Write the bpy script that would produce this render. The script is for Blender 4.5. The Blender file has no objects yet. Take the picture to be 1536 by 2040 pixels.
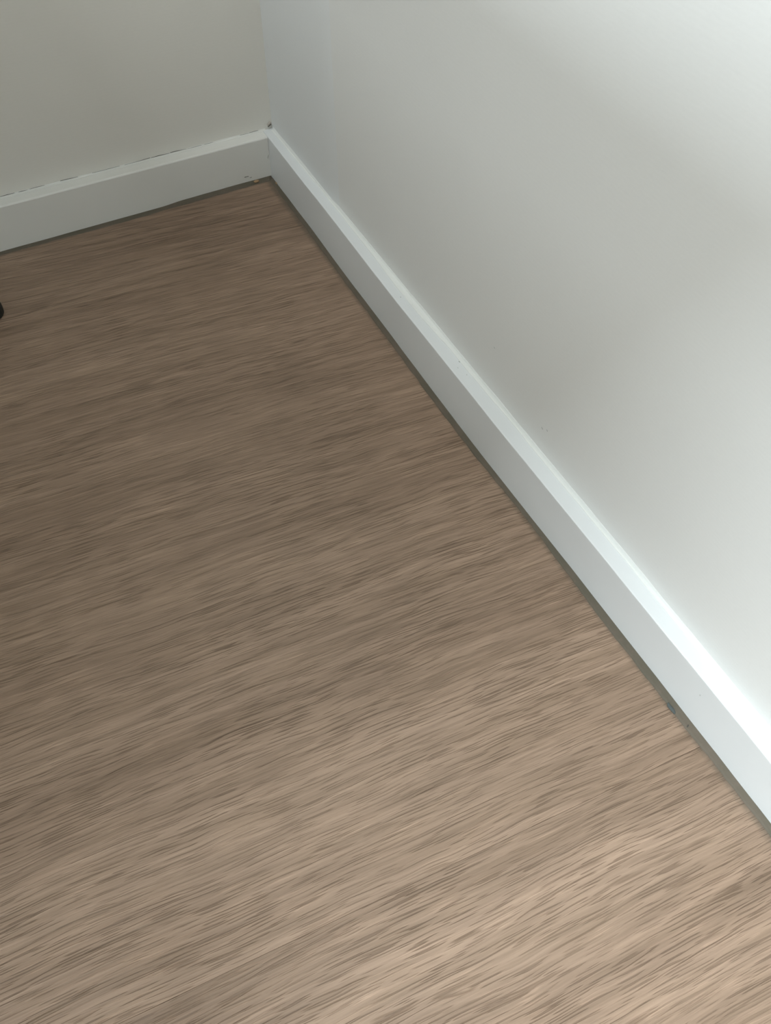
import bpy, bmesh, math, random
from mathutils import Matrix, Vector, noise as mnoise

random.seed(7)
scene = bpy.context.scene
C = scene.collection

# ---------------------------------------------------------------- camera
cam_data = bpy.data.cameras.new('camera')
cam = bpy.data.objects.new('camera', cam_data)
C.objects.link(cam)
cam_data.sensor_fit = 'VERTICAL'
cam_data.sensor_height = 24.0
cam_data.lens = 24.0 * 1482.1 / 2040.0
cam_data.clip_start = 0.01
R = Matrix(((0.8770, -0.4796, 0.0296), (0.3852, 0.7385, 0.5533), (-0.2873, -0.4739, 0.8324)))
cx, cy, cz = R[0].normalized(), R[1].normalized(), R[2].normalized()
cam.matrix_world = Matrix(((cx[0], cy[0], cz[0], -0.27477), (cx[1], cy[1], cz[1], -0.72344),
                           (cx[2], cy[2], cz[2], 0.47464), (0, 0, 0, 1)))
scene.camera = cam

# ---------------------------------------------------------------- world, exposure
world = bpy.data.worlds.new('world')
scene.world = world
world.use_nodes = True
world.node_tree.nodes['Background'].inputs[0].default_value = (0.75, 0.86, 1.0, 1)
world.node_tree.nodes['Background'].inputs[1].default_value = 0.0
vs = scene.view_settings
vs.view_transform = 'Standard'
vs.look = 'None'
vs.gamma = 1.0
vs.use_curve_mapping = False
vs.exposure = 0.0

ROOM_X, ROOM_Y, ROOM_Z = -2.6, -2.0, 2.3     # room corners away from the origin corner

def area(name, loc, direction, sx, sy, energy, color):
    d = bpy.data.lights.new(name, 'AREA')
    d.shape = 'RECTANGLE'
    d.size, d.size_y = sx, sy
    d.energy = energy
    d.color = color
    o = bpy.data.objects.new(name, d)
    o.location = loc
    o.rotation_euler = Vector(direction).to_track_quat('-Z', 'Y').to_euler()
    C.objects.link(o)
    return o

SHADE_DESK = (-1.30, -0.34, 0.72, 0.62)        # desk added for its shade: x from, x to, depth, height
SHADE_UNIT = (-0.98, -0.98, 0.38, 0.26, 0.37)  # drawer unit added for its shade: x, y, width, depth, height

#LIGHTS
area('added_ceiling_light', (-2.20, -1.02, 2.29), (0, 0, -1), 0.60, 0.95, 130.0, (0.84, 0.94, 1.0))  # unseen ceiling lamps, added and fitted to the brightness of floor and walls
area('added_ceiling_light', (-1.28, -0.85, 2.29), (0, 0, -1), 0.75, 0.65, 38.0, (0.90, 0.97, 1.0))
area('added_ceiling_light', (-0.66, -0.80, 2.29), (0, 0, -1), 0.80, 0.80, 5.0, (1.0, 0.92, 0.80))
#END

# ---------------------------------------------------------------- helpers
def link(name, bm, mat, parent=None, smooth=False):
    me = bpy.data.meshes.new(name)
    bmesh.ops.recalc_face_normals(bm, faces=bm.faces)
    bm.to_mesh(me)
    bm.free()
    if smooth:
        for p in me.polygons:
            p.use_smooth = True
    me.materials.append(mat)
    o = bpy.data.objects.new(name, me)
    C.objects.link(o)
    if parent:
        o.parent = parent
    return o

def tag(o, label, cat, group=None):
    o['label'] = label
    o['category'] = cat
    if group:
        o['group'] = group
    return o

def struct(o, label=None, cat=None):
    o['kind'] = 'structure'
    if label:
        o['label'] = label
    if cat:
        o['category'] = cat
    return o

def box(bm, x0, x1, y0, y1, z0, z1):
    v = [bm.verts.new(p) for p in ((x0, y0, z0), (x1, y0, z0), (x1, y1, z0), (x0, y1, z0),
                                   (x0, y0, z1), (x1, y0, z1), (x1, y1, z1), (x0, y1, z1))]
    for f in ((0, 3, 2, 1), (4, 5, 6, 7), (0, 1, 5, 4), (1, 2, 6, 5), (2, 3, 7, 6), (3, 0, 4, 7)):
        bm.faces.new([v[i] for i in f])

def tube(bm, prof, segs=28, centre=(0, 0)):
    """lathe a list of (radius, z) around a vertical axis"""
    rings = []
    for r, z in prof:
        rings.append([bm.verts.new((centre[0] + r * math.cos(2 * math.pi * k / segs),
                                    centre[1] + r * math.sin(2 * math.pi * k / segs), z)) for k in range(segs)])
    for a, b in zip(rings, rings[1:]):
        for k in range(segs):
            bm.faces.new((a[k], a[(k + 1) % segs], b[(k + 1) % segs], b[k]))
    bm.faces.new(list(reversed(rings[0])))
    bm.faces.new(rings[-1])

def sweep(bm, sections, close=True):
    """join equal-length cross-sections into a closed bar"""
    rings = [[bm.verts.new(p) for p in s] for s in sections]
    n = len(rings[0])
    for a, b in zip(rings, rings[1:]):
        for k in range(n if close else n - 1):
            bm.faces.new((a[k], a[(k + 1) % n], b[(k + 1) % n], b[k]))
    if close:
        bm.faces.new(list(reversed(rings[0])))
        bm.faces.new(rings[-1])

def interp(tab, t):
    """smooth interpolation through (t, value) pairs, t ascending"""
    if t <= tab[0][0]:
        return tab[0][1]
    if t >= tab[-1][0]:
        return tab[-1][1]
    for (a, va), (b, vb) in zip(tab, tab[1:]):
        if a <= t <= b:
            s = (t - a) / (b - a)
            return va + (vb - va) * s * s * (3 - 2 * s)

def wob(t, seed, scale=30.0):
    return mnoise.noise(Vector((t * scale, seed, 0.37 * seed)))

# ---------------------------------------------------------------- materials
class Nodes:
    def __init__(self, name):
        self.mat = bpy.data.materials.new(name)
        self.mat.use_nodes = True
        self.t = self.mat.node_tree
        self.bsdf = self.t.nodes['Principled BSDF']
    def n(self, kind, **kw):
        nd = self.t.nodes.new(kind)
        for k, v in kw.items():
            setattr(nd, k, v)
        return nd
    def l(self, a, b):
        self.t.links.new(a, b)
    def put(self, sock, val):
        if hasattr(val, 'links') or isinstance(val, bpy.types.NodeSocket):
            self.l(val, sock)
        else:
            sock.default_value = val
    def math(self, op, a, b=0.0, c=0.0, clamp=False):
        nd = self.n('ShaderNodeMath', operation=op, use_clamp=clamp)
        for i, v in enumerate((a, b, c)):
            self.put(nd.inputs[i], v)
        return nd.outputs[0]
    def comb(self, x, y, z=0.0):
        nd = self.n('ShaderNodeCombineXYZ')
        for i, v in enumerate((x, y, z)):
            self.put(nd.inputs[i], v)
        return nd.outputs[0]
    def noise(self, vec, scale=1.0, detail=2.0, rough=0.5, w=None):
        nd = self.n('ShaderNodeTexNoise')
        if w is not None:
            nd.noise_dimensions = '4D'
            self.put(nd.inputs['W'], w)
        self.l(vec, nd.inputs['Vector'])
        nd.inputs['Scale'].default_value = scale
        nd.inputs['Detail'].default_value = detail
        nd.inputs['Roughness'].default_value = rough
        return nd.outputs[0]
    def ramp(self, fac, lo, hi, a=0.0, b=1.0):
        nd = self.n('ShaderNodeMapRange', interpolation_type='SMOOTHSTEP')
        self.put(nd.inputs['Value'], fac)
        nd.inputs['From Min'].default_value = lo
        nd.inputs['From Max'].default_value = hi
        nd.inputs['To Min'].default_value = a
        nd.inputs['To Max'].default_value = b
        return nd.outputs[0]
    def mix(self, fac, a, b, mode='MIX'):
        nd = self.n('ShaderNodeMix', data_type='RGBA', blend_type=mode)
        self.put(nd.inputs[0], fac)
        self.put(nd.inputs[6], a if not isinstance(a, tuple) else (*a, 1))
        self.put(nd.inputs[7], b if not isinstance(b, tuple) else (*b, 1))
        return nd.outputs[2]
    def bump(self, height, strength, dist):
        nd = self.n('ShaderNodeBump')
        nd.inputs['Strength'].default_value = strength
        nd.inputs['Distance'].default_value = dist
        self.l(height, nd.inputs['Height'])
        self.l(nd.outputs[0], self.bsdf.inputs['Normal'])

def plain(name, col, rough=0.5, metal=0.0, var=0.06, scale=60):
    m = Nodes(name)
    co = m.n('ShaderNodeTexCoord').outputs['Object']
    f = m.noise(co, scale, 3)
    m.l(m.mix(f, tuple(c * (1 - var) for c in col), tuple(min(1, c * (1 + var)) for c in col)), m.bsdf.inputs['Base Color'])
    m.bsdf.inputs['Roughness'].default_value = rough
    m.bsdf.inputs['Metallic'].default_value = metal
    return m.mat

GRAIN_ANGLE = -0.095
def wood_material():
    m = Nodes('oak_print_vinyl')
    co = m.n('ShaderNodeTexCoord').outputs['Object']
    rnd = m.n('ShaderNodeObjectInfo').outputs['Random']
    rot = m.n('ShaderNodeVectorRotate', rotation_type='Z_AXIS')
    m.l(co, rot.inputs['Vector'])
    rot.inputs['Angle'].default_value = -GRAIN_ANGLE
    sep = m.n('ShaderNodeSeparateXYZ')
    m.l(rot.outputs[0], sep.inputs[0])
    u, v = sep.outputs[0], sep.outputs[1]
    W = m.math('MULTIPLY', rnd, 31.0)
    mul = lambda a, b: m.math('MULTIPLY', a, b)
    add = lambda a, b: m.math('ADD', a, b)
    def nz(su, sv, detail=2.0, rough=0.5, off=0.0, vv=None):
        return m.noise(m.comb(mul(u, su), mul(vv if vv is not None else v, sv), off), 1.0, detail, rough, W)
    sub = lambda a, b: m.math('SUBTRACT', a, b)
    # wavy grain: bend the across-coordinate
    w1 = mul(sub(nz(3.2, 9.0, 2.0, 0.5, 3.1), 0.5), 0.034)
    w2 = mul(sub(nz(14.0, 26.0, 2.0, 0.5, 7.7), 0.5), 0.006)
    v2 = add(add(v, w1), w2)
    v3 = add(v, mul(w2, 0.8))
    v3 = add(v3, mul(w1, 0.25))
    broad = nz(1.6, 22.0, 3.0, 0.55, 11.0, v2)
    streak = nz(6.0, 150.0, 3.0, 0.6, 1.0, v2)
    fine = nz(14.0, 620.0, 2.0, 0.6, 5.0, v3)
    pores = nz(40.0, 1400.0, 0.0, 0.5, 9.0, v3)
    lights = nz(38.0, 1300.0, 0.0, 0.5, 21.0, v3)
    blotch = nz(20.0, 60.0, 3.0, 0.6, 15.0)
    dens = nz(9.0, 40.0, 2.0, 0.5, 17.0, v2)
    pore_m = mul(m.ramp(pores, 0.59, 0.67), m.ramp(dens, 0.32, 0.66, 0.30, 1.0))
    light_m = mul(m.ramp(lights, 0.60, 0.70), m.ramp(blotch, 0.38, 0.62, 0.25, 1.0))
    contour = m.math('ABSOLUTE', sub(nz(3.0, 190.0, 0.0, 0.5, 33.0, v2), 0.5))
    broken = nz(22.0, 130.0, 2.0, 0.5, 41.0, v3)
    line_m = mul(m.ramp(contour, 0.0, 0.022, 1.0, 0.0), m.ramp(broken, 0.50, 0.60))
    pore_m = m.math('MAXIMUM', pore_m, mul(line_m, 0.85))
    x2 = lambda c, f: m.mix(1.0, c, f, 'MULTIPLY')
    base = m.mix(m.ramp(broad, 0.30, 0.70), WOOD_DARK, WOOD_LIGHT)
    base = m.mix(m.ramp(streak, 0.28, 0.72), x2(base, (0.85, 0.84, 0.82)), x2(base, (1.12, 1.12, 1.13)))
    base = m.mix(m.ramp(fine, 0.30, 0.70), x2(base, (0.86, 0.85, 0.84)), x2(base, (1.09, 1.09, 1.09)))
    base = m.mix(m.ramp(blotch, 0.40, 0.66, 0.0, 0.55), base, x2(base, (1.17, 1.17, 1.16)))
    base = m.mix(mul(light_m, 0.70), base, x2(base, (1.34, 1.34, 1.36)))
    base = m.mix(mul(pore_m, 0.72), base, x2(base, (0.50, 0.46, 0.42)))
    # grey-brown tone blended into the boards along the two sealed edges
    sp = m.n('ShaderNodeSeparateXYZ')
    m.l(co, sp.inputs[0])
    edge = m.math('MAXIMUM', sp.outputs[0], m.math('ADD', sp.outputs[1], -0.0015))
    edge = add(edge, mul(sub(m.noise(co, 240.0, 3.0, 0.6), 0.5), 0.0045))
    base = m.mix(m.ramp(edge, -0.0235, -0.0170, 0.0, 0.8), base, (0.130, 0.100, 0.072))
    tone = m.ramp(rnd, 0.0, 1.0, 0.97, 1.03)
    tc = m.comb(tone, tone, tone)
    base = m.mix(1.0, base, tc, 'MULTIPLY')
    m.l(base, m.bsdf.inputs['Base Color'])
    m.bsdf.inputs['Roughness'].default_value = 0.50
    m.bsdf.inputs['Specular IOR Level'].default_value = 0.35
    h = add(mul(pore_m, -1.0), add(mul(streak, 0.5), add(mul(fine, 0.6), mul(light_m, 0.35))))
    m.bump(h, 0.8, 0.0005)
    return m.mat

WOOD_DARK = (0.232, 0.159, 0.111)
WOOD_LIGHT = (0.298, 0.209, 0.149)

def wallpaper_material(name, axis, col):
    """off-white paper with fine horizontal ribs and a faint weave"""
    m = Nodes(name)
    co = m.n('ShaderNodeTexCoord').outputs['Object']
    sep = m.n('ShaderNodeSeparateXYZ')
    m.l(co, sep.inputs[0])
    a = sep.outputs[axis]
    z = sep.outputs[2]
    mul = lambda x, y: m.math('MULTIPLY', x, y)
    wv = m.noise(m.comb(mul(a, 18.0), mul(z, 60.0)), 1.0, 2.0)
    zz = m.math('ADD', z, mul(wv, 0.0016))
    rib = m.math('SINE', mul(zz, 2 * math.pi / 0.0026))
    weave = m.noise(m.comb(mul(a, 260.0), mul(z, 900.0)), 1.0, 2.0, 0.6)
    cloud = m.noise(co, 9.0, 3.0, 0.5)
    f = m.math('ADD', mul(rib, 0.03), m.math('ADD', mul(weave, 0.45), mul(cloud, 0.45)))
    m.l(m.mix(m.ramp(f, 0.1, 0.8), tuple(c * 0.975 for c in col), tuple(c * 1.02 for c in col)), m.bsdf.inputs['Base Color'])
    m.bsdf.inputs['Roughness'].default_value = 0.62
    m.bsdf.inputs['Specular IOR Level'].default_value = 0.3
    m.bump(m.math('ADD', mul(rib, 0.3), weave), 0.06, 0.0003)
    return m.mat

def sealant_material():
    m = Nodes('grey_taupe_sealant')
    co = m.n('ShaderNodeTexCoord').outputs['Object']
    a = m.noise(co, 35.0, 4.0, 0.6)
    b = m.noise(co, 260.0, 3.0, 0.6)
    c1 = m.mix(m.ramp(a, 0.3, 0.7), (0.092, 0.080, 0.056), (0.118, 0.095, 0.070))
    c2 = m.mix(m.ramp(b, 0.55, 0.8, 0, 0.5), c1, (0.150, 0.108, 0.080))
    m.l(c2, m.bsdf.inputs['Base Color'])
    m.bsdf.inputs['Roughness'].default_value = 0.75
    m.bump(b, 0.4, 0.0006)
    return m.mat

def paint_material(name, col):
    m = Nodes(name)
    co = m.n('ShaderNodeTexCoord').outputs['Object']
    a = m.noise(co, 14.0, 4.0, 0.6)
    b = m.noise(co, 420.0, 2.0, 0.5)
    m.l(m.mix(a, tuple(c * 0.97 for c in col), tuple(min(1, c * 1.02) for c in col)), m.bsdf.inputs['Base Color'])
    m.bsdf.inputs['Roughness'].default_value = 0.42
    m.bump(m.math('ADD', m.math('MULTIPLY', a, 2.0), m.math('MULTIPLY', b, 0.25)), 0.15, 0.0006)
    return m.mat

M_WOOD = wood_material()
M_WALL_R = wallpaper_material('ribbed_wallpaper_right', 1, (0.71, 0.712, 0.695))
M_WALL_B = wallpaper_material('ribbed_wallpaper_back', 0, (0.715, 0.695, 0.645))
M_STRIP = wallpaper_material('ribbed_wallpaper_wrap', 1, (0.70, 0.715, 0.715))
M_PAINT = paint_material('white_gloss_paint', (0.695, 0.715, 0.722))
M_PAINT_B = paint_material('white_paint_warm_lit', (0.725, 0.72, 0.685))  # right board's paint again, with the back wall's warmer light in its colour
M_CAULK = paint_material('white_caulk', (0.74, 0.755, 0.735))
M_SEAL = sealant_material()
M_SUB = plain('dark_underlay', (0.06, 0.05, 0.04), 0.9)
M_DARK = plain('dark_crack', (0.09, 0.085, 0.07), 0.9)
M_SCUFF = plain('grey_scuff', (0.38, 0.39, 0.37), 0.8, var=0.15, scale=900)
M_SCUFF_D = plain('dark_grime', (0.20, 0.19, 0.16), 0.8, var=0.2, scale=900)
M_CRUMB = plain('tan_plaster_crumb', (0.33, 0.22, 0.12), 0.9, var=0.2, scale=500)
M_BLUE = plain('blue_grey_fluff', (0.075, 0.085, 0.082), 0.9, var=0.2, scale=500)
M_CEIL = plain('ceiling_board', (0.45, 0.45, 0.43), 0.8)
M_FAR = plain('dull_green_grey_wall', (0.22, 0.23, 0.22), 0.8)
M_RUBBER = plain('black_rubber', (0.012, 0.013, 0.010), 0.55)
M_STEEL = plain('grey_coated_steel', (0.30, 0.30, 0.26), 0.45, 0.2)
M_SEAT = plain('grey_seat_laminate', (0.30, 0.28, 0.25), 0.5)
M_CAB = plain('white_laminate', (0.60, 0.59, 0.56), 0.5)

# ---------------------------------------------------------------- floor
bm = bmesh.new()
box(bm, ROOM_X, 0.0, ROOM_Y, 0.0, -0.03, -0.0035)
floor = struct(link('floor', bm, M_SUB), 'brown oak-look plank floor with fine embossed grain', None)

def clip(poly, nx, ny, d):
    """keep the part of a 2-D polygon with nx*x + ny*y <= d"""
    out = []
    for i, p in enumerate(poly):
        q = poly[(i + 1) % len(poly)]
        sp, sq = nx * p[0] + ny * p[1] - d, nx * q[0] + ny * q[1] - d
        if sp <= 0:
            out.append(p)
        if sp * sq < 0:
            s = sp / (sp - sq)
            out.append((p[0] + (q[0] - p[0]) * s, p[1] + (q[1] - p[1]) * s))
    return out

PLANK_W, PLANK_L, GAP = 0.281, 1.30, 0.00006
du = Vector((math.cos(GRAIN_ANGLE), math.sin(GRAIN_ANGLE)))
dv = Vector((-du.y, du.x))
base_v = Vector((0.0, -0.707)).dot(dv)
row = 0
for r in range(-9, 5):
    v0 = base_v + r * PLANK_W
    stagger = (0.25, 0.85, 0.55)[r % 3]
    for k in range(-3, 2):
        u1 = PLANK_L * k + PLANK_L - stagger - 0.30
        u0 = u1 - PLANK_L
        c = [(u0 + GAP, v0 + GAP), (u1 - GAP, v0 + GAP), (u1 - GAP, v0 + PLANK_W - GAP), (u0 + GAP, v0 + PLANK_W - GAP)]
        poly = [tuple(du * a + dv * b) for a, b in c]
        for nx, ny, d in ((1, 0, -0.0015), (0, 1, -0.0015), (-1, 0, -ROOM_X), (0, -1, -ROOM_Y)):
            poly = clip(poly, nx, ny, d)
            if len(poly) < 3:
                break
        if len(poly) < 3:
            continue
        cen = sum((Vector(p) for p in poly), Vector((0, 0))) / len(poly)
        bm = bmesh.new()
        lo = [bm.verts.new((*p, -0.0034)) for p in poly]
        mid = [bm.verts.new((*p, -0.0001)) for p in poly]
        top = []
        for i, p in enumerate(poly):
            a, b, q = Vector(poly[i - 1]), Vector(p), Vector(poly[(i + 1) % len(poly)])
            e1, e2 = (b - a).normalized(), (q - b).normalized()
            n1, n2 = Vector((-e1.y, e1.x)), Vector((-e2.y, e2.x))
            off = (n1 + n2) / max(0.3, 1 + n1.dot(n2)) * 0.00012
            top.append(bm.verts.new((b.x + off.x, b.y + off.y, 0.0)))
        n = len(poly)
        for k2 in range(n):
            j = (k2 + 1) % n
            bm.faces.new((lo[k2], lo[j], mid[j], mid[k2]))
            bm.faces.new((mid[k2], mid[j], top[j], top[k2]))
        bm.faces.new(top)
        bm.faces.new(list(reversed(lo)))
        link('plank', bm, M_WOOD, floor)

# ---------------------------------------------------------------- walls and ceiling
bm = bmesh.new(); box(bm, 0.0, 0.10, ROOM_Y, 0.10, -0.03, ROOM_Z)
wall_right = struct(link('wall_right', bm, M_WALL_R))
bm = bmesh.new(); box(bm, ROOM_X, 0.0, 0.0, 0.10, -0.03, ROOM_Z)
wall_back = struct(link('wall_back', bm, M_WALL_B))
bm = bmesh.new(); box(bm, ROOM_X - 0.1, ROOM_X, ROOM_Y, 0.1, -0.03, ROOM_Z)
struct(link('wall_left', bm, M_FAR))
bm = bmesh.new(); box(bm, ROOM_X - 0.1, 0.1, ROOM_Y - 0.1, ROOM_Y, -0.03, ROOM_Z)
struct(link('wall_front', bm, M_FAR))
bm = bmesh.new(); box(bm, ROOM_X - 0.1, 0.1, ROOM_Y - 0.1, 0.1, ROOM_Z, ROOM_Z + 0.1)
struct(link('ceiling', bm, M_CEIL))

# the back wall's paper turns the corner and ends in a slightly raised seam on the right wall
bm = bmesh.new()
secs = []
for i in range(60):
    z = 0.045 + i * (ROOM_Z - 0.05) / 59
    ye = -0.160 + 0.06 * min(z, 0.5) + 0.0006 * wob(z, 2.0, 14)
    secs.append([(0.0, -0.0002, z), (-0.0003, -0.0010, z), (-0.00035, ye * 0.5, z), (-0.0007, ye + 0.014, z), (-0.0004, ye + 0.005, z), (0.0, ye, z)])
sweep(bm, secs)
link('wallpaper_strip', bm, M_STRIP, wall_right)

# ---------------------------------------------------------------- baseboards
H = 0.045
FRONT_R = [(-2.6, -0.0130), (-0.76, -0.0129), (-0.66, -0.0135), (-0.60, -0.0140), (-0.42, -0.0158),
           (-0.22, -0.0140), (-0.09, -0.0120), (0.0, -0.0113)]
TOP_R = [(-2.6, -0.0130), (-0.72, -0.0131), (-0.60, -0.0140), (-0.45, -0.0149), (-0.30, -0.0146),
         (-0.12, -0.0122), (0.0, -0.0110)]
bm = bmesh.new()
secs = []
y = ROOM_Y
while y < -0.0005:
    fb = interp(FRONT_R, y) + 0.0002 * wob(y, 5, 40)
    ft = interp(TOP_R, y) + 0.00015 * wob(y, 9, 40)
    zb = 0.0006 + 0.0004 * wob(y, 3, 25)
    secs.append([(0, y, zb), (fb, y, zb), (fb + 0.0001, y, 0.02), (ft, y, H - 0.0007), (ft + 0.0002, y, H - 0.0002),
                 (ft + 0.0007, y, H), (-0.004, y, H + 0.0001), (0, y, H + 0.0002)])
    y += 0.012 if y > -1.1 else 0.1
secs.append([(p[0], -0.0001, p[2]) for p in secs[-1]])
sweep(bm, secs)
baseboard_right = struct(link('baseboard_right', bm, M_PAINT, smooth=False))

LIFT = [(-0.30, 0.0006), (-0.135, 0.0006), (-0.110, 0.0020), (-0.05, 0.0024), (-0.02, 0.0020), (0, 0.002)]
bm = bmesh.new()
secs = []
x = ROOM_X
T = 0.0137
while x < -0.0115:
    zb = interp(LIFT, x) + 0.0004 * wob(x, 8, 60)
    tt = T + 0.0002 * wob(x, 11, 30)
    secs.append([(x, 0, zb), (x, -tt, zb), (x, -tt, 0.02), (x, -tt, H - 0.0013), (x, -tt + 0.0004, H - 0.0004),
                 (x, -tt + 0.0013, H), (x, -0.004, H), (x, 0, H)])
    x += 0.010 if x > -0.5 else 0.1
secs.append([(-0.0113, p[1], p[2]) for p in secs[-1]])
sweep(bm, secs)
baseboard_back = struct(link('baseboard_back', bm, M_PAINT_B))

# caulk fillets in the angle between board top and wall (ragged, hand smoothed)
bm = bmesh.new()
secs = []
y = -1.3
CW = [(-1.3, 0.003), (-0.62, 0.0032), (-0.50, 0.0030), (-0.38, 0.0038), (-0.30, 0.0062), (-0.22, 0.0040), (-0.12, 0.0024), (0, 0.003)]
while y < -0.001:
    w = interp(CW, y) + 0.0009 * wob(y, 21, 45)
    hh = 0.0030 + 0.0010 * wob(y, 25, 30)
    secs.append([(0.0005, y, H - 0.001), (-w, y, H - 0.0008), (-w + 0.0003, y, H + 0.00045), (-w * 0.55, y, H + 0.0006), (-0.0010, y, H + hh * 0.55),
                 (-0.0004, y, H + hh), (0.0005, y, H + hh)])
    y += 0.008
sweep(bm, secs)
link('caulk_bead', bm, M_CAULK, baseboard_right)
bm = bmesh.new()
secs = []
x = -1.2
while x < -0.0005:
    w = 0.0022 + 0.0007 * wob(x, 31, 45)
    hh = 0.0016 + 0.0006 * wob(x, 35, 30)
    secs.append([(x, 0.0005, H - 0.001), (x, -w, H - 0.0008), (x, -w + 0.0002, H + 0.0003), (x, -w * 0.5, H + 0.0004), (x, -0.0006, H + hh * 0.5),
                 (x, -0.0002, H + hh), (x, 0.0005, H + hh)])
    x += 0.008
sweep(bm, secs)
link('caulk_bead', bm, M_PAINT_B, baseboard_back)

# hairline cracks where the caulk has let go of the back wall
def crack(x0, x1, width, seed):
    bm = bmesh.new()
    secs = []
    n = max(4, int((x1 - x0) / 0.003))
    for i in range(n + 1):
        s = i / n
        x = x0 + (x1 - x0) * s
        z = H + 0.0014 + 0.0005 * wob(x, seed, 50)
        w = width * 0.30 * (0.35 + 0.65 * math.sin(math.pi * s)) * (0.8 + 0.6 * wob(x, seed + 4, 120))
        yy = -0.0006
        secs.append([(x, 0.0, z - w), (x, yy, z - w), (x, yy - 0.0001, z + w), (x, 0.0, z + w)])
    sweep(bm, secs)
    link('crack', bm, M_DARK, baseboard_back)
for i, (a, b, w) in enumerate(((-0.281, -0.264, 0.00042), (-0.2605, -0.252, 0.00055), (-0.250, -0.236, 0.00028), (-0.221, -0.204, 0.00022),
                               (-0.190, -0.163, 0.00016), (-0.158, -0.132, 0.00020), (-0.131, -0.112, 0.00036), (-0.111, -0.094, 0.00040),
                               (-0.093, -0.078, 0.00026), (-0.075, -0.066, 0.00012), (-0.036, -0.027, 0.00024), (-0.026, -0.016, 0.00034))):
    crack(a, b, w, 40 + i * 3.3)

# ---------------------------------------------------------------- floor-edge sealant beads
bm = bmesh.new()
secs = []
INR = [(-1.3, 0.0075), (-0.76, 0.0072), (-0.63, 0.0082), (-0.50, 0.0050), (-0.41, 0.0070), (-0.31, 0.0068), (-0.2, 0.0062), (-0.09, 0.0058), (0, 0.006)]
y = -1.3
while y < -0.0135:
    fb = interp(FRONT_R, y)
    w = 0.72 * interp(INR, y) + 0.0007 * wob(y, 61, 70) + 0.0004 * wob(y, 62, 220)
    secs.append([(fb + 0.003, y, -0.0005), (fb - w, y, -0.0005), (fb - w, y, 0.00008), (fb - w * 0.6, y, 0.0005 + 0.0002 * wob(y, 63, 90)),
                 (fb - w * 0.25, y, 0.0008), (fb, y, 0.0014), (fb + 0.003, y, 0.0014)])
    y += 0.004
sweep(bm, secs)
seal_r = struct(link('trim_1', bm, M_SEAL, smooth=True))
INB = [(-1.2, 0.0050), (-0.30, 0.0050), (-0.17, 0.0075), (-0.12, 0.0070), (-0.06, 0.0070), (-0.02, 0.007)]
bm = bmesh.new()
secs = []
x = -1.2
while x < -0.0115:
    w = 0.72 * interp(INB, x) + 0.0006 * wob(x, 71, 70) + 0.0004 * wob(x, 72, 220)
    hb = 0.0012 + max(0.0, interp(LIFT, x) - 0.0006)
    secs.append([(x, -T + 0.003, -0.0005), (x, -T - w, -0.0005), (x, -T - w, 0.00008), (x, -T - w * 0.6, 0.0005 + 0.0002 * wob(x, 73, 90)),
                 (x, -T - w * 0.25, 0.0008), (x, -T + 0.0002, hb), (x, -T + 0.003, hb)])
    x += 0.004
sweep(bm, secs)
seal_b = struct(link('trim_2', bm, M_SEAL, smooth=True))

# ---------------------------------------------------------------- scuffs and specks
def blob(name, cen, axes, size, mat, parent, seed, thick=0.00025):
    """irregular little patch lying on a surface; axes = (u, v, normal)"""
    u, v, n = (Vector(a) for a in axes)
    cen = Vector(cen)
    bm = bmesh.new()
    k = 10
    lo, hi = [], []
    for i in range(k):
        a = 2 * math.pi * i / k
        r = 0.7 + 0.55 * mnoise.noise(Vector((math.cos(a) * 1.7, math.sin(a) * 1.7, seed)))
        p = cen + u * (math.cos(a) * size[0] * r) + v * (math.sin(a) * size[1] * r)
        lo.append(bm.verts.new(p - n * 0.0002))
        hi.append(bm.verts.new(p + n * thick * 0.4))
    top = bm.verts.new(cen + n * thick)
    for i in range(k):
        j = (i + 1) % k
        bm.faces.new((lo[i], lo[j], hi[j], hi[i]))
        bm.faces.new((hi[i], hi[j], top))
    bm.faces.new(list(reversed(lo)))
    return link(name, bm, mat, parent)
FLAT = ((1, 0, 0), (0, 1, 0), (0, 0, 1))
ALONG = ((0, 1, 0), (1, 0, 0), (0, 0, 1))
RW = ((0, 0.9, 0.43), (0, -0.43, 0.9), (-1, 0, 0))
BW = ((1, 0, 0), (0, 0, 1), (0, -1, 0))
for i, (p, s) in enumerate((((-0.0086, -0.2904, H), (0.0007, 0.0006)), ((-0.0048, -0.3037, H), (0.0012, 0.0004)), ((-0.0038, -0.2960, H), (0.0008, 0.0003)),
                            ((-0.0043, -0.3791, H), (0.0010, 0.0004)), ((-0.0088, -0.3843, H), (0.0009, 0.0002)), ((-0.0065, -0.3941, H), (0.0007, 0.0003)))):
    blob('scuff', (p[0], p[1], H + (0.0003 if p[0] > -0.0055 else 0)), ALONG, s, M_SCUFF, baseboard_right, i * 2.1 + 1, 0.0003)
for i, (p, s) in enumerate((((0, -0.4802, 0.0673), (0.0016, 0.0005)), ((0, -0.4854, 0.0701), (0.0012, 0.0005)), ((0, -0.4125, 0.0872), (0.0011, 0.0003)))):
    blob('scuff', p, RW, s, M_SCUFF, wall_right, i * 3.1 + 2, 0.00015)
blob('scuff', (-0.0136, -0.627, 0.0405), RW, (0.0007, 0.0004), M_SCUFF, baseboard_right, 5.5)
blob('scuff', (-0.0136, -0.6821, 0.0312), RW, (0.0005, 0.0004), M_SCUFF, baseboard_right, 6.5)
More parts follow.
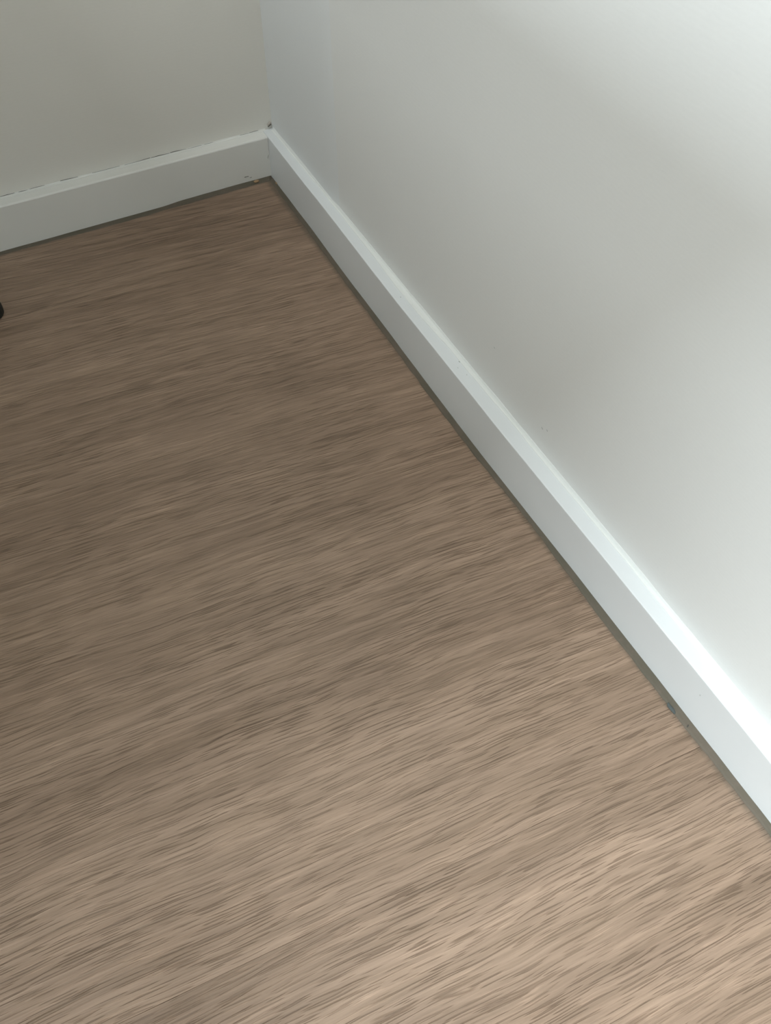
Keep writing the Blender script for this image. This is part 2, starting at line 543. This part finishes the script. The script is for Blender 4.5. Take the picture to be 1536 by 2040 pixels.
# chipped hole in the corner above the boards, and grime at the foot of the back board
blob('chip', (-0.0030, -0.0008, 0.0505), ((0.8, 0, 0.6), (-0.6, 0, 0.8), (0, -1, 0)), (0.0034, 0.0022), plain('bared_plaster', (0.50, 0.45, 0.40), 0.9, var=0.2, scale=700), wall_back, 3.0, 0.0008)
blob('chip', (-0.0032, -0.0014, 0.0492), ((0.85, 0, 0.5), (-0.5, 0, 0.85), (0, -1, 0)), (0.0030, 0.0007), M_DARK, wall_back, 7.0, 0.0010)
blob('grime', (-0.0400, -T, 0.0085), BW, (0.0032, 0.0007), M_SCUFF_D, baseboard_back, 9.0, 0.0004)
blob('grime', (-0.0350, -T, 0.0065), BW, (0.0018, 0.0006), M_SCUFF, baseboard_back, 9.7, 0.0004)
blob('grime', (-0.0130, -T, 0.0240), ((0.3, 0, 0.95), (0.95, 0, -0.3), (0, -1, 0)), (0.0035, 0.0004), M_SCUFF, baseboard_back, 10.0, 0.0003)
tag(blob('crumb', (-0.0300, -0.0158, 0.0014), FLAT, (0.0042, 0.0020), M_CRUMB, None, 12.0, 0.0022),
    'tan plaster crumb lying on the dark sealant in the room corner', 'crumb')
tag(blob('crumb', (-0.0120, -0.0275, 0.0012), ALONG, (0.0024, 0.0009), M_CRUMB, None, 13.0, 0.0016),
    'small brown crumb against the right baseboard just before the corner', 'crumb')
tag(blob('fluff', (-0.0185, -0.6765, 0.0006), ALONG, (0.0060, 0.0020), M_BLUE, None, 14.0, 0.0007),
    'blue-grey clump of dust on the sealant beside the right baseboard', 'dust')
tag(blob('fluff', (-0.0172, -0.6913, 0.0008), ((0.9, 0.4, 0), (-0.4, 0.9, 0), (0, 0, 1)), (0.0014, 0.0004), M_DARK, None, 15.0, 0.0009),
    'tiny dark speck of dirt by the right baseboard, nearer than the dust clump', 'dust')

# ---------------------------------------------------------------- stool whose foot shows at the left edge
stool = bpy.data.objects.new('stool', None)
stool.rotation_euler = (0, 0, -0.384)
stool.location = (-0.327 + 0.0 - 0.2121, -0.098 - 0.0912, 0)
C.objects.link(stool)
tag(stool, 'stool at the left edge, only a grey leg end in a black rubber foot showing', 'stool')
dx, dy = 0.1625, 0.1640
for sx in (1, -1):
    for sy in (1, -1):
        c = (dx * sx, dy * sy)
        bm = bmesh.new()
        tube(bm, [(0.0105, 0.0085), (0.0112, 0.011), (0.0112, 0.435)], 28, c)
        leg = link('leg', bm, M_STEEL, stool, smooth=False)
        bm = bmesh.new()
        tube(bm, [(0.0108, 0.0), (0.0128, 0.0012), (0.0132, 0.004), (0.0132, 0.0085), (0.0122, 0.0105), (0.0113, 0.0110)], 28, c)
        link('rubber_foot', bm, M_RUBBER, leg, smooth=False)
bm = bmesh.new()
box(bm, -0.19, 0.19, -0.19, 0.19, 0.435, 0.455)
bmesh.ops.bevel(bm, geom=list(bm.edges), offset=0.006, segments=3, affect='EDGES')
link('seat', bm, M_SEAT, stool)
for sx in (1, -1):
    bm = bmesh.new(); box(bm, dx * sx - 0.008, dx * sx + 0.008, -dy + 0.011, dy - 0.011, 0.40, 0.43)
    link('seat_rail', bm, M_STEEL, stool)
    bm = bmesh.new(); box(bm, -dx + 0.011, dx - 0.011, dy * sx - 0.008, dy * sx + 0.008, 0.40, 0.43)
    link('seat_rail', bm, M_STEEL, stool)

# ---------------------------------------------------------------- wall-hung desk above the stool (out of view; added so its underside shades the corner)
desk = bpy.data.objects.new('shade_desk', None)
desk.location = (SHADE_DESK[0], 0, 0)
C.objects.link(desk)
tag(desk, 'unseen white wall-hung desk above the stool, added to shade the corner', 'desk')
dw, dd, dz = SHADE_DESK[1] - SHADE_DESK[0], SHADE_DESK[2], SHADE_DESK[3]
bm = bmesh.new()
box(bm, 0, dw, -dd, -0.0005, dz, dz + 0.025)
bmesh.ops.bevel(bm, geom=list(bm.edges), offset=0.003, segments=2, affect='EDGES')
link('shade_desk_top', bm, M_CAB, desk)
for bx in (0.10, dw - 0.10):
    bm = bmesh.new()
    box(bm, bx - 0.015, bx + 0.015, -dd * 0.8, -0.0005, dz - 0.03, dz)
    box(bm, bx - 0.015, bx + 0.015, -0.02, -0.0005, dz - 0.30, dz - 0.03)
    v = [bm.verts.new(p) for p in ((bx - 0.008, -dd * 0.72, dz - 0.03), (bx + 0.008, -dd * 0.72, dz - 0.03), (bx + 0.008, -dd * 0.68, dz - 0.03), (bx - 0.008, -dd * 0.68, dz - 0.03),
                                   (bx - 0.008, -0.02, dz - 0.28), (bx + 0.008, -0.02, dz - 0.28), (bx + 0.008, -0.02, dz - 0.25), (bx - 0.008, -0.02, dz - 0.25))]
    for f in ((0, 1, 5, 4), (1, 2, 6, 5), (2, 3, 7, 6), (3, 0, 4, 7), (3, 2, 1, 0), (4, 5, 6, 7)):
        bm.faces.new([v[i] for i in f])
    link('bracket', bm, M_STEEL, desk)

# low drawer unit left of the frame, unseen, added to shade the floor
unit = bpy.data.objects.new('shade_drawer_unit', None)
unit.location = (SHADE_UNIT[0], SHADE_UNIT[1], 0)
C.objects.link(unit)
tag(unit, 'unseen low white drawer unit, added to shade the left of the floor', 'drawer unit')
ux, uy, uz = SHADE_UNIT[2], SHADE_UNIT[3], SHADE_UNIT[4]
bm = bmesh.new(); box(bm, 0, ux, 0, uy, 0, uz)
bmesh.ops.bevel(bm, geom=list(bm.edges), offset=0.003, segments=2, affect='EDGES')
link('body', bm, M_CAB, unit)
for k in range(3):
    bm = bmesh.new()
    box(bm, 0.01, ux - 0.01, -0.014, -0.0005, 0.02 + k * (uz - 0.03) / 3, 0.02 + (k + 1) * (uz - 0.03) / 3 - 0.008)
    dr = link('drawer', bm, M_CAB, unit)
    zc = 0.02 + (k + 0.6) * (uz - 0.03) / 3
    bm = bmesh.new(); box(bm, ux / 2 - 0.05, ux / 2 + 0.05, -0.030, -0.014, zc - 0.005, zc + 0.005)
    link('handle', bm, M_STEEL, dr)
